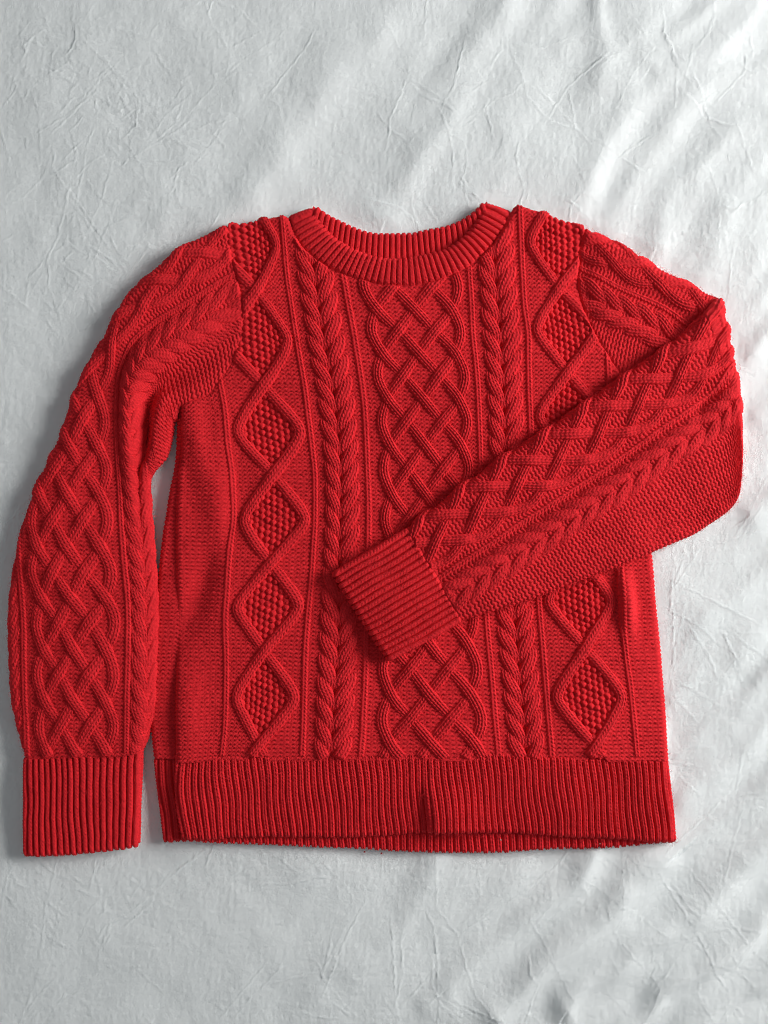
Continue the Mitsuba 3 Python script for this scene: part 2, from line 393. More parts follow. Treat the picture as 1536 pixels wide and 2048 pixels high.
    def outer(xs, ys):
        A, B = np.meshgrid(xs, ys)
        z = far(A, B)
        dist = np.maximum(np.maximum(-30 - A, A - 1567), np.maximum(-30 - B, B - 2079))
        z -= 0.6 * np.exp(-(dist / 12) ** 2)
        meshes.append((np.stack([A - 768, 1024 - B, z], -1).reshape(-1, 3), grid_faces(*A.shape)))
    ex, ey = np.linspace(-1200, -20, 60), np.linspace(-1300, 3300, 200)
    outer(ex, ey); outer(np.linspace(1557, 2740, 60), ey)
    outer(np.linspace(-20, 1557, 90), np.linspace(-1300, -20, 60)); outer(np.linspace(-20, 1557, 90), np.linspace(2069, 3300, 60))
    put('bed_sheet', join(meshes), 'cotton')
    globals()['sheet_z'] = lambda x, y: float(map_coordinates(z, [[(y + 30) / st], [(x + 30) / st]], order=1)[0])
    labels['bed_sheet'] = dict(label='pale grey-white crinkled cotton sheet spread flat under the red jumper', category='bed sheet')

FOLDS = [
    ([(830, -40), (700, 110), (635, 200), (510, 400), (470, 470)], 58, 11, 40),
    ([(985, -60), (960, 60), (915, 170), (850, 320), (800, 430)], 48, 10, 34),
    ([(1090, -40), (1060, 120), (1010, 260)], 36, 7, 44),
    ([(1210, -30), (1200, 90), (1160, 200)], 30, 8, 26),
    ([(1330, -20), (1270, 90), (1210, 190), (1150, 420)], 46, 10, 30),
    ([(1440, -20), (1340, 70), (1290, 130)], 34, 7, 26),
    ([(1540, 20), (1400, 120), (1260, 200), (1200, 270), (1180, 430)], 44, 8, 34),
    ([(1560, 130), (1430, 170), (1340, 230), (1270, 300), (1240, 440)], 38, 8, 30),
    ([(1570, 230), (1460, 290), (1360, 350), (1320, 470)], 34, 10, 24),
    ([(1570, 370), (1470, 430), (1390, 530)], 36, 9, 26),
    ([(1570, 520), (1510, 590), (1470, 640)], 30, 7, 24),
    ([(1500, 700), (1570, 640)], 26, 7, 22), ([(1500, 860), (1580, 800)], 26, 7, 22), ([(1480, 1040), (1580, 960)], 30, 8, 24),
    ([(1330, 1240), (1440, 1190), (1570, 1090)], 34, 9, 24),
    ([(1350, 1380), (1430, 1290), (1570, 1190)], 36, 11, 26),
    ([(1360, 1500), (1450, 1390), (1570, 1290)], 36, 11, 24),
    ([(1370, 1610), (1470, 1510), (1570, 1400)], 38, 11, 26),
    ([(1390, 1700), (1500, 1600), (1580, 1520)], 36, 10, 26),
    ([(880, 1690), (855, 1780), (800, 1850), (700, 1940)], 36, 10, 24),
    ([(1230, 1690), (1170, 1770), (1050, 1860), (900, 1960)], 32, 14, 24),
    ([(1340, 1740), (1240, 1830), (1110, 1930), (1000, 2010)], 36, 22, 24),
    ([(1560, 1690), (1440, 1790), (1290, 1900), (1150, 2020)], 36, 22, 24),
    ([(1570, 1810), (1450, 1900), (1330, 2000), (1280, 2070)], 36, 21, 26),
    ([(1580, 1930), (1480, 2000), (1400, 2080)], 34, 17, 26),
    ([(1000, 2080), (900, 2000), (850, 1990)], 34, 7, 30),
]
CREASES = [
    ([(768, 1590), (900, 1875), (915, 1890)], 0.0),
    ([(872, 1710), (874, 1818), (915, 1874), (950, 1990), (1010, 2060)], 1.3),
    ([(915, 1874), (1030, 1800), (1122, 1732), (1138, 1700)], 1.2),
    ([(1122, 1732), (1215, 1790), (1360, 1890)], 1.0),
    ([(1327, 1710), (1430, 1620), (1440, 1610)], 1.4),
    ([(1327, 1710), (1380, 1740), (1432, 1806), (1510, 1905), (1560, 1950)], 1.4),
    ([(1490, 1600), (1480, 1650), (1432, 1806)], 1.0),
    ([(1060, 1840), (1090, 1890), (1130, 1970), (1160, 2020)], 1.2),
    ([(1230, 1870), (1320, 1975), (1310, 2000), (1290, 2048)], 1.3),
    ([(1395, 1940), (1480, 1885)], 1.0), ([(1395, 1940), (1400, 2000), (1430, 2048)], 1.0),
    ([(330, 1760), (430, 1690)], 1.2), ([(300, 1790), (420, 1690)], 1.0), ([(250, 1835), (305, 1790), (300, 1810), (245, 1860)], 1.2),
    ([(440, 2040), (535, 1925)], 1.2), ([(265, 1935), (325, 1990)], 1.0), ([(645, 1995), (685, 1890), (730, 1805)], 1.4), ([(645, 1995), (720, 2050)], 1.2),
    ([(340, 1795), (540, 1725), (640, 1690)], 1.0), ([(540, 1705), (600, 1750)], 1.1),
    ([(150, 210), (165, 230), (140, 260), (155, 315), (100, 350)], 1.2), ([(240, 235), (275, 210), (270, 250), (245, 275), (285, 335)], 1.3),
    ([(205, 110), (270, 205)], 1.1), ([(180, 180), (255, 230)], 1.0), ([(340, 355), (376, 320)], 1.2), ([(340, 355), (365, 420)], 1.2),
    ([(465, 90), (520, 60), (465, 0)], 1.0), ([(420, 255), (445, 288)], 1.2), ([(305, 95), (350, 160), (370, 165), (340, 205)], 1.0),
    ([(0, 570), (65, 625)], 1.4), ([(175, 500), (250, 560)], 1.2), ([(120, 480), (185, 515)], 0.9), ([(0, 665), (15, 660)], 1.0), ([(160, 425), (200, 490)], 1.0),
    ([(1390, 1200), (1330, 1215), (1395, 1250), (1440, 1290)], 1.2), ([(1330, 1205), (1400, 1100)], 0.9),
]
OUT = Region([(470, 445), (575, 430), (612, 412), (640, 424), (740, 468), (820, 470), (930, 440), (975, 400), (1020, 410), (1170, 458), (1300, 528), (1440, 595), (1452, 625), (1480, 780), (1487, 920), (1480, 985), (1400, 1062),
              (1303, 1105), (1312, 1210), (1330, 1424), (1340, 1530), (1351, 1684), (1180, 1690), (900, 1702), (690, 1695), (331, 1682), (314, 1530), (302, 1390), (300, 1430), (276, 1506), (272, 1694), (50, 1711), (49, 1521), (16, 1345), (16, 1250), (45, 1055), (95, 908),
              (156, 766), (217, 654), (288, 552), (372, 498)], y0=-100, y1=2200, x0=-300, x1=1900)
build_sheet()

# ================================================================= the jumper
SEAM_L = [(452, 430), (452, 482), (465, 534), (480, 592), (484, 624), (478, 674), (463, 719), (445, 747), (413, 790), (352, 812)]
SEAM_R = [(1175, 440), (1161, 514), (1158, 572), (1170, 619), (1192, 666), (1227, 722), (1260, 765), (1330, 830)]
NECK_OUT = [(573, 430), (584, 463), (607, 499), (651, 532), (697, 552), (742, 565), (790, 572), (820, 572), (866, 563), (907, 547), (944, 528), (979, 497), (1011, 452), (1026, 421)]
NECK_IN = [(622, 412), (634, 434), (648, 456), (669, 477), (706, 499), (742, 512), (785, 519), (820, 516), (866, 507), (893, 498), (920, 481), (944, 457), (960, 430), (973, 404)]
FOREARM = Region([(1446, 601), (1351, 685), (1236, 765), (1122, 845), (1000, 922), (900, 995), (815, 1061), (669, 1150), (775, 1318), (921, 1240), (1027, 1208), (1150, 1162), (1281, 1112), (1413, 1055), (1483, 975), (1486, 915), (1473, 725)])
body_region = Region(SEAM_L + [(150, 812), (150, 1600), (1500, 1600), (1500, 870)] + SEAM_R[::-1] + [(1150, 330), (1028, 330)] + [(x, y - 4) for x, y in NECK_OUT[::-1]] + [(570, 330), (452, 330)])

# ---- back: the lower layer, seen along the left side, at the neck and below the front hem
def lerp_poly(pts, q):
    pts = np.asarray(pts, float)
    return np.interp(q, pts[:, 0], pts[:, 1])
LEFT_EDGE = [(800, 358), (835, 362), (870, 360), (908, 355), (950, 350), (1085, 327), (1175, 318), (1270, 310), (1382, 302), (1440, 304), (1516, 312)]
bv = np.array([430, 620, 800, 900, 1000, 1100, 1200, 1300, 1400, 1470, 1516])
bx = lerp_poly(LEFT_EDGE, bv)
back = Panel(bv, [[(x, y, 15), (x + 30, y, 15), (x + 70, y, 11), (700, y, 8), (1000, y, 8), (lerp_poly([(430, 1170), (1100, 1290), (1516, 1325)], y), y, 8)] for x, y in zip(bx, bv)],
             [0, 30, 70, 400, 700, 990], rim=(7, 3), znom=10, urange=(-20, 1000), vrange=(430, 1516),
             region=Region([(330, 812), (250, 812), (250, 1560), (1400, 1560), (1400, 700), (1160, 500), (1100, 450), (975, 410), (930, 445), (820, 480), (740, 478), (640, 434), (500, 450), (420, 700)]))
bm = ground(back, -12, 90, 800, 1515, seed=3)
Uc, Vc = np.meshgrid(np.arange(88, 990, 14.0), np.arange(440, 1515, 14.0))
put('sweater__back_panel', join([bm, back.mesh(Uc, Vc, 0 * Uc)]))

# ---- front panel
cols = [  # x of each column of the pattern down the body: (y, x) pairs, and its place U in the knit
    (353, [(400, 352), (790, 360), (840, 368), (880, 367), (920, 361), (970, 356), (1030, 354), (1250, 354), (1530, 356)]),
    (455, [(430, 398), (600, 420), (752, 443), (823, 455), (908, 462), (1000, 470), (1040, 470), (1100, 463), (1175, 459), (1250, 455), (1326, 457), (1420, 457), (1510, 449)]),
    (537, [(430, 500), (515, 511), (583, 517), (700, 524), (771, 530), (868, 541), (950, 550), (1048, 550), (1127, 544), (1225, 538), (1300, 531), (1400, 532), (1490, 520), (1530, 516)]),
    (616, [(435, 566), (599, 583), (731, 604), (810, 616), (888, 626), (960, 633), (1025, 633), (1138, 627), (1213, 620), (1326, 612), (1439, 610), (1510, 608)]),
    (679, [(440, 612), (536, 631), (614, 641), (712, 656), (790, 669), (868, 679), (946, 685), (1025, 684), (1138, 682), (1288, 678), (1401, 670), (1510, 665)]),
    (735, [(440, 664), (556, 689), (646, 705), (732, 719), (829, 730), (950, 736), (1063, 738), (1200, 736), (1326, 732), (1476, 727), (1510, 723)]),
    (858, [(440, 812), (560, 822), (624, 828), (706, 837), (797, 846), (890, 849), (985, 852), (1200, 856), (1387, 858), (1487, 863), (1530, 865)]),
    (972, [(440, 934), (544, 939), (692, 947), (790, 954), (907, 959), (1100, 964), (1232, 970), (1378, 983), (1501, 994)]),
    (1030, [(440, 982), (533, 989), (647, 999), (762, 1003), (876, 1007), (1100, 1018), (1232, 1027), (1346, 1037), (1469, 1049), (1530, 1054)]),
    (1081, [(422, 1038), (571, 1043), (685, 1054), (838, 1058), (1000, 1066), (1196, 1076), (1332, 1087), (1501, 1101)]),
    (1163, [(422, 1108), (500, 1112), (575, 1114), (655, 1126), (739, 1133), (838, 1136), (1000, 1146), (1112, 1150), (1200, 1157), (1295, 1166), (1400, 1177), (1493, 1187), (1530, 1190)]),
    (1245, [(422, 1200), (712, 1211), (777, 1215), (1000, 1225), (1140, 1236), (1209, 1239), (1295, 1245), (1381, 1256), (1478, 1267), (1518, 1271)]),
    (1316, [(400, 1270), (800, 1282), (1104, 1301), (1209, 1311), (1295, 1321), (1424, 1330), (1518, 1337)]),
]
fy = np.array([400, 470, 540, 610, 680, 750, 820, 890, 960, 1030, 1100, 1170, 1240, 1310, 1380, 1450, 1530.0])
def gauss(x, y, cx, cy, sx, sy, ang=0.0):
    c, s = math.cos(ang), math.sin(ang)
    a, b = (x - cx) * c + (y - cy) * s, -(x - cx) * s + (y - cy) * c
    return np.exp(-(a / sx) ** 2 - (b / sy) ** 2)
def body_z(x, y):
    z = 5.0 * (meshkit.fbm(np.stack([x / 150, y / 190, 0 * x], -1), 2, 41) - 0.5) * 2
    z += 10 * gauss(x, y, 440, 1000, 26, 170)                    # the ridge by the left side stands up
    z += 11 * gauss(x, y, 400, 900, 24, 110, -0.15)
    z -= 11 * gauss(x, y, 395, 1190, 30, 150, 0.42)               # and the side hollows below it
    z += 9 * gauss(x, y, 378, 1420, 30, 90)
    z += 5 * gauss(x, y, 540, 1040, 60, 120) + 4 * gauss(x, y, 500, 620, 50, 100)
    z += 20 * gauss(x, y, 1253, 1205, 14, 58, -0.08)             # a pucker by the right ridge
    z -= 4 * gauss(x, y, 1215, 1200, 22, 80)
    z += 5 * gauss(x, y, 1180, 1400, 60, 90)
    z += 4 * gauss(x, y, 1110, 500, 50, 60)
    return z
ctrl = [[(pch(*np.array(c[1], float).T, [y])[0], y, 22 if 0 < j else 25) for j, c in enumerate(cols)] for y in fy]
def shoulder(x):
    l = np.interp(x, [380, 455, 470, 520, 575, 590], [476, 453, 448, 439, 431, 428])
    r = np.interp(x, [1010, 1026, 1045, 1100, 1175, 1250], [411, 412, 415, 432, 459, 500])
    return np.where(x < 600, l, np.where(x > 1000, r, 0))
front = Panel(fy, ctrl, [c[0] for c in cols], rim=(9, 9), znom=24, urange=(325, 1345), vrange=(385, 1530), region=body_region, groove=2.5, zfun=body_z, ytop=shoulder, hidden=FOREARM)
CROSS_L, CROSS_R = [395, 583, 771, 950, 1127, 1302, 1491, 1690], [392, 575, 745, 925, 1110, 1295, 1493, 1690]
def zigzag(q): return np.arcsin(0.965 * np.sin(np.pi * q)) / math.asin(0.965)
def front_purl(U, V):
    h = purl(U, V)
    for Uc, cross, half in ((537, CROSS_L, 59), (1163, CROSS_R, 62)):
        k = pch(cross, np.arange(len(cross)), V[:, 0])[:, None]
        h = np.where(np.abs(U - Uc) < np.abs(zigzag(k)) * half - 2, -3.4, h)
    return h
parts = [ground(front, a, b, 400, 1522, h=front_purl) for a, b in ((330, 655), (703, 1006), (1054, 1342))]
put('sweater__front_panel', join(parts + [front.mesh(*(lambda g: (g[0], g[1], np.full(g[0].shape, -1.5)))(np.meshgrid(np.arange(a, b, 5.0), np.arange(400, 1524, 5.0)))) for a, b in ((652, 707), (1003, 1058))]))
F = 'sweater__front_panel__'
for U, a in ((455, 735), (616, 415), (735, 540), (972, 530), (1081, 400), (1245, 690)):
    ridge(F + 'ridge', front, U, a, 1519)
rope_pair(F + 'rope_cable', front, 679, 470, 1519, seed=1, phase=0.1)
rope_pair(F + 'rope_cable', front, 1030, 440, 1519, seed=2, phase=0.35)
body_rows = []
top3 = [440, 530, 618, 706, 797, 890, 987, 1086, 1186, 1286, 1386, 1486, 1586]
for a, b in zip(top3[:-1], top3[1:]): body_rows += [a, (a + b) / 2]
lattice(F + 'lattice_strand', front, 858, body_rows, gap=36.5, ext=89, v0=545, v1=1520)
def diamonds(Uc, cross, half, v0, v1, seed):
    v = np.arange(v0, v1, 1.5)
    k = pch(cross, np.arange(len(cross)), v)
    tri = lambda q: np.arcsin(0.965 * np.sin(np.pi * q)) / math.asin(0.965)
    for sgn in (1, -1):
        x = sgn * tri(k) * half
        slope = np.gradient(x)
        near = np.exp(-((k - np.round(k)) / 0.11) ** 2)
        lift = gaussian_filter(np.where(slope < 0, 3.2, -3.5) * near, 2) + 1.0
        add_strand(F + 'diamond_strand', front, Uc + x, v, 11.2, 7.2, lift=lift, cols=2, stitch=8.2, seed=seed)
    for i in range(len(cross) - 1):                                # moss stitch inside each diamond
        a, b = max(cross[i], v0), min(cross[i + 1], v1)
        U, V = np.meshgrid(np.arange(Uc - half, Uc + half, 1.6), np.arange(a, b, 1.6))
        kk = pch(cross, np.arange(len(cross)), V[:, 0])[:, None]
        lim = np.abs(tri(kk)) * half - 3
        uu = U + 2.2 * wob(U, V, 0.05, 61 + i + seed); vv = V + 2.5 * wob(U, V, 0.05, 62 + i + seed)
        c = np.floor((uu - Uc) / 11.6 + 0.5)
        du = (uu - Uc) - c * 11.6
        off = np.mod(c, 2) * 6.3 + 1.5 * np.sin(c * 5.1)
        dvv = np.mod(vv - off + 6.3, 12.6) - 6.3
        lob = np.maximum(1 - (du / 5.8) ** 2 - ((dvv + 0.35 * np.abs(du)) / 6.0) ** 2, 0) ** 0.55
        h = -1.6 + (5.8 + 1.6 * np.sin(c * 7.7 + np.floor((vv - off + 6.3) / 12.6) * 4.1)) * lob + 0.9 * wob(U, V, 0.2, 63)
        h = np.where(np.abs(U - Uc) < lim, h, -3.0)
        m = front.mesh(U, V, h, cull=np.abs(U - Uc) < lim + 4)
        if m is not None: put(F + 'moss_diamond', m)
diamonds(537, CROSS_L, 59, 405, 1515, 5)
diamonds(1163, CROSS_R, 62, 405, 1515, 6)

# ---- hem bands: front, and the back one showing below and to the left
hem_top = [(355, 1508), (450, 1513), (600, 1512), (700, 1510), (850, 1507), (960, 1505), (1100, 1515), (1200, 1518), (1270, 1522), (1337, 1523)]
hem_bot = [(369, 1673), (404, 1677), (456, 1671), (560, 1670), (690, 1671), (804, 1666), (846, 1663), (861, 1659), (934, 1659), (986, 1661), (1090, 1666), (1141, 1669), (1232, 1674), (1278, 1680), (1351, 1685)]
back_bot = [(329, 1683), (360, 1680), (404, 1681), (508, 1685), (612, 1691), (700, 1695), (804, 1700), (908, 1703), (986, 1703), (1038, 1701), (1141, 1694), (1232, 1691), (1278, 1685), (1340, 1680)]
def hem_z(x, y):
    z = 4.0 * (meshkit.fbm(np.stack([x / 90, y / 260, 0 * x], -1), 2, 47) - 0.5)
    z += 18 * sstep(844, 870, x + (y - 1640) * -0.12) * (1 - sstep(890, 1010, x)) * sstep(1540, 1635, y)      # a fold standing up in the hem
    z += 6 * gauss(x, y, 1140, 1600, 40, 90) + 5 * gauss(x, y, 420, 1600, 40, 90)
    z -= 4 * gauss(x, y, 1250, 1600, 25, 90)
    return z
hx = np.linspace(355, 1337, 22); hb = np.linspace(369, 1351, 22)
hem_ctrl = []
for f in (-0.05, 0.0, 0.35, 0.7, 1.0):
    row = []
    for a, b in zip(hx, hb):
        bow = -6 * math.exp(-((a - 355) / 60) ** 2) * math.sin(math.pi * f)
        row.append((a + (b - a) * f + bow, lerp_poly(hem_top, a) + (lerp_poly(hem_bot, b) - lerp_poly(hem_top, a)) * f, {-0.05: 18, 0.0: 20, 0.35: 25, 0.7: 26, 1.0: 24}[f] + (5 if a < 375 else -4 if a > 1320 else 0)))
    hem_ctrl.append(row)
hem = Panel([-8, 0, 57, 114, 163], hem_ctrl, np.linspace(0, 985, 22), rim=(7, 9), rimV=(0, 6), znom=24, urange=(-24, 1012), vrange=(-8, 176), zfun=hem_z)
def edging(key, panel, along, at, lo, hi, half=4.2, height=4.0):
    """The bound-off row along a rib's free edge."""
    q = np.arange(lo, hi, 2.0); c = np.full(len(q), float(at)) + 0.8 * np.sin(q * 0.05)
    u, v = (q, c) if along == 'u' else (c, q)
    add_strand(key, panel, u, v, half, height, cols=1, stitch=6.5, depth=2.0, across=1.3)
def rib_ground(U, V): return -1.6 + 0.7 * np.abs(np.cos(np.pi * V / 7.4)) + 0.5 * wob(U, V, 0.2, 71)
put('sweater__hem_band', ground(hem, -14, 1003, -4, 172, du=3.2, dv=3.4, h=rib_ground), label='ribbed front hem band with a small fold standing up')
ribs('sweater__hem_band__rib', hem, 1, 984, -3, 170, pitch=12.9, seed=1)
bh_ctrl = []
bx0, bx1 = np.linspace(312, 1330, 20), np.linspace(330, 1340, 20)
for f in (0.0, 0.35, 0.7, 1.0):
    bh_ctrl.append([(a + (b - a) * f, 1520 + (lerp_poly(back_bot, b) - 1520) * f, 11) for a, b in zip(bx0, bx1)])
edging('sweater__hem_band__edging', hem, 'u', 168, -8, 995)
backhem = Panel([0, 58, 118, 170], bh_ctrl, np.linspace(0, 1015, 20), rim=(6, 5), rimV=(0, 5), znom=12, urange=(-20, 1030), vrange=(-6, 182))
put('sweater__hem_band', ground(backhem, -10, 1024, -4, 177, du=3, dv=3, h=rib_ground), label='ribbed back hem band showing below the front one')
ribs('sweater__hem_band_001__rib', backhem, 1, 1014, -3, 175, pitch=13.6, height=5.0, seed=2, trim=lambda u: (-3, 176) if u < 75 else (105, 176))

edging('sweater__hem_band_001__edging', backhem, 'u', 174, -4, 1020)

# ---- sleeves: pattern across a sleeve is U = 0 at the plait's middle, ridge at +-97, rope pair beyond
L_ST = [  # outer edge, between, ridge, rope, hollow, inner crest, inner edge   (x, y, z)
    [(475, 449, 18), (487, 487, 24), (500, 530, 26), (530, 580, 26), (560, 640, 24), (580, 700, 22), (600, 740, 20)],
    [(416, 466, 26), (428, 515, 31), (440, 566, 28), (455, 625, 28), (470, 700, 24), (478, 760, 24), (480, 800, 22)],
    [(338, 512, 30), (354, 560, 37), (370, 610, 29), (387, 668, 42), (405, 735, 18), (415, 790, 30), (425, 830, 22)],
    [(260, 585, 30), (283, 617, 38), (306, 650, 30), (327, 700, 52), (350, 756, 9), (364, 802, 36), (375, 845, 24)],
    [(217, 654, 28), (238, 674, 37), (260, 696, 30), (287, 730, 54), (315, 772, 2), (332, 806, 42), (342, 838, 28)],
    [(156, 766, 28), (195, 770, 38), (236, 776, 32), (262, 788, 52), (294, 806, 1), (319, 832, 43), (340, 858, 28)],
    [(115, 874, 28), (168, 876, 40), (234, 880, 37), (258, 884, 48), (287, 890, 3), (307, 898, 39), (329, 908, 28)],
    [(71, 975, 28), (140, 975, 41), (237, 975, 38), (262, 971, 42), (278, 969, 27), (286, 968, 29), (294, 966, 28)],
    [(35, 1090, 28), (137, 1090, 42), (243, 1090, 40), (275, 1088, 36), (288, 1087, 31), (294, 1086, 29), (300, 1085, 28)],
    [(15, 1250, 28), (148, 1245, 42), (254, 1245, 40), (282, 1243, 36), (295, 1242, 32), (302, 1241, 29), (308, 1240, 28)],
    [(21, 1390, 28), (150, 1390, 40), (251, 1395, 38), (280, 1397, 36), (292, 1399, 32), (298, 1400, 29), (303, 1402, 28)],
    [(48, 1518, 22), (152, 1512, 30), (247, 1508, 30), (262, 1507, 28), (269, 1506, 26), (274, 1506, 24), (278, 1505, 22)],
]
L_U = [[0, 48, 97, 150, 210, 270, 310], [-8, 43, 97, 152, 222, 282, 325], [-10, 43, 97, 150, 215, 272, 315], [10, 52, 97, 145, 200, 252, 298], [14, 54, 97, 141, 188, 232, 272], [8, 50, 97, 139, 184, 224, 264], [-30, 26, 97, 132, 170, 205, 240],
       [-72, 0, 97, 130, 148, 160, 172], [-106, 0, 97, 133, 148, 156, 166], [-135, 0, 97, 131, 146, 154, 164], [-130, 0, 97, 128, 142, 150, 158], [-108, 0, 97, 118, 128, 134, 142]]
def lengths(st, j):
    p = np.array([[s[j][0], s[j][1]] for s in st], float)
    return np.concatenate([[0], np.cumsum(np.hypot(*np.diff(p, axis=0).T))])
L_ST = [[(x, y, 3 + 0.80 * z) for x, y, z in st] for st in L_ST]
LV = lengths(L_ST, 1)
sl_region = Region([(457, 330)] + [(x + 5, y + 1) for x, y in SEAM_L[1:]] + [(353, 830), (353, 1530), (-200, 1530), (-200, 330)])
LI = lengths(L_ST, 5)
def inner_rows(U, V):
    return V + (pch(LV, LI, V[:, 0])[:, None] - V) * sstep(150, 200, U)
def sleeve_z(x, y):
    z = 6.0 * (meshkit.fbm(np.stack([x / 70, y / 90, 0 * x], -1), 2, 52) - 0.5)
    z += 4 * gauss(x, y, 90, 1130, 60, 40, 0.5) - 4 * gauss(x, y, 190, 800, 22, 120, 0.2)
    return z
sleeve = Panel(LV, L_ST, L_U, rim=([9, 11, 12, 12, 12, 12, 12, 12, 12, 12, 12, 10], [10, 10, 10, 11, 12, 12, 12, 12, 12, 12, 12, 10]), znom=32, urange=(-175, 330), vrange=(-10, LV[-1] + 12), region=sl_region, groove=2, zfun=sleeve_z, match=(Region(shapely.LineString(SEAM_L).buffer(2.2)), lambda x, y: 22.5 + body_z(x, y)))
put('sweater__sleeve', ground(sleeve, -165, 325, 0, LV[-1] + 4, seed=5, vmap=inner_rows), label='sleeve lying straight down beside the body')
G = 'sweater__sleeve__'
Vend = LV[-1] + 3
ridge(G + 'ridge', sleeve, 97, 0, Vend, seed=3); ridge(G + 'ridge', sleeve, -97, LV[7] - 20, Vend, seed=4)
rope_pair(G + 'rope_cable', sleeve, 138, 0, Vend, P=44, off=16.5, a=7.4, half=11.2, height=3.7, b=2.2, seed=6)
rope_pair(G + 'rope_cable', sleeve, -138, LV[8] - 60, Vend, P=44, off=16.5, a=7.4, half=11.2, height=3.4, b=2.0, seed=7, sides=(1,))
yl = lambda y: LV[7] + (y - 975)                                    # V of a row on the lower sleeve from its height in the picture
rows_l = np.arange(-2, 24) * 51.3 + (yl(1092) - 51.3 * 18)
lattice(G + 'lattice_strand', sleeve, 0, rows_l, gap=28.5, ext=72, v0=0, v1=Vend, half=11.2, height=5.4, first_over=1, seed=20)

def cuff_panel(top, bot, n, z, znom, r, zend=None):
    top, bot = np.array(top, float), np.array(bot, float)
    q = np.linspace(0, 1, n)
    ctrl = []
    for f in (-0.04, 0.0, 0.3, 0.65, 1.0):
        row = []
        for w in q:
            a = np.array([np.interp(w, np.linspace(0, 1, len(top)), top[:, k]) for k in (0, 1)]); b = np.array([np.interp(w, np.linspace(0, 1, len(bot)), bot[:, k]) for k in (0, 1)])
            p = a + (b - a) * f
            row.append((p[0], p[1], z + 3 * math.sin(math.pi * w) - 1.5 * math.cos(2 * math.pi * max(f, 0))))
        ctrl.append(row)
    return ctrl
wl = 226.0
cuff = Panel([-8, 0, 57, 124, 190], cuff_panel([(49, 1518), (152, 1511), (277, 1505)], [(50, 1711), (160, 1704), (272, 1694)], 9, 22, 24, 9), np.linspace(0, wl, 9), rim=(9, 9), rimV=(0, 7), znom=24, urange=(-24, wl + 24), vrange=(-10, 204))
put('sweater__cuff', ground(cuff, -15, wl + 15, -6, 200, du=3.2, dv=3.4, h=rib_ground))
ribs('sweater__cuff__rib', cuff, -6, wl + 6, -5, 198, pitch=12.2, half=5.3, height=6.0, seed=3, bow=0.9)

edging('sweater__cuff__edging', cuff, 'u', 196, -10, wl + 10)

# ---- the other sleeve: upper arm out to the elbow, folded back across the body
A_ST = [
    [(1110, 430, 18), (1098, 470, 22), (1086, 510, 24), (1075, 555, 24), (1060, 610, 23), (1040, 720, 22)],
    [(1178, 459, 23), (1172, 500, 27), (1166, 541, 26), (1153, 583, 26), (1140, 640, 24), (1130, 760, 22)],
    [(1257, 500, 25), (1246, 540, 31), (1234, 579, 27), (1217, 618, 27), (1198, 670, 23), (1180, 800, 20)],
    [(1351, 556, 25), (1337, 588, 32), (1322, 618, 26), (1303, 656, 26), (1285, 705, 22), (1275, 830, 20)],
    [(1410, 585, 25), (1396, 618, 32), (1380, 657, 26), (1362, 700, 25), (1345, 750, 22), (1340, 880, 20)],
    [(1446, 604, 24), (1446, 645, 30), (1448, 690, 28), (1450, 750, 26), (1450, 800, 24), (1450, 900, 22)],
]
A_U = [[6, 50, 97, 142, 195, 300]] * 3 + [[20, 58, 97, 140, 192, 310]] + [[18, 56, 97, 143, 195, 320]] * 2
AV = lengths(A_ST, 1)
ua_region = Region([(1173, 330)] + [(x - 4, y + 1) for x, y in SEAM_R] + [(1500, 980), (1600, 980), (1600, 330)])
upper = Panel(AV, A_ST, A_U, rim=(12, 4), rimV=(0, 0), znom=26, urange=(-60, 325), vrange=(-10, AV[-1] + 6), region=ua_region, groove=2, match=(Region(shapely.LineString(SEAM_R).buffer(2.2)), lambda x, y: 22.5 + body_z(x, y)), hidden=FOREARM, zfun=lambda x, y: 4.0 * (meshkit.fbm(np.stack([x / 60, y / 60, 0 * x], -1), 2, 55) - 0.5))
E_ST = [  # outer (upper) edge, plait middle, ridge, rope, rope's lower edge, plain knit, lower edge
    [(1447, 600, 50), (1453, 640, 54), (1470, 730, 52), (1478, 790, 54), (1483, 845, 52), (1485, 880, 48), (1486, 915, 44)],
    [(1351, 685, 54), (1369, 716, 60), (1414, 792, 54), (1438, 834, 62), (1462, 880, 54), (1474, 935, 44), (1483, 985, 36)],
    [(1236, 765, 55), (1254, 796, 60), (1301, 872, 53), (1325, 912, 64), (1350, 950, 54), (1385, 1008, 44), (1413, 1055, 36)],
    [(1122, 845, 55), (1140, 876, 60), (1187, 955, 53), (1209, 994, 66), (1230, 1032, 58), (1258, 1078, 52), (1281, 1114, 48)],
    [(1000, 922, 55), (1018, 952, 59), (1066, 1032, 52), (1090, 1072, 66), (1107, 1098, 60), (1128, 1134, 54), (1147, 1164, 50)],
    [(900, 995, 54), (916, 1022, 56), (960, 1096, 52), (984, 1134, 62), (1001, 1162, 58), (1015, 1186, 54), (1028, 1209, 50)],
    [(814, 1062, 48), (829, 1086, 50), (868, 1150, 50), (888, 1184, 52), (900, 1204, 51), (911, 1222, 50), (921, 1240, 48)],
]
E_U = [[-40, 0, 97, 140, 190, 230, 268], [-38, 0, 90, 140, 190, 245, 300], [-38, 0, 90, 140, 184, 250, 305], [-38, 0, 92, 140, 182, 235, 278], [-36, 0, 93, 140, 172, 212, 248], [-33, 0, 88, 136, 166, 194, 222], [-30, 0, 80, 124, 148, 170, 190]]
EV = lengths(E_ST, 2)
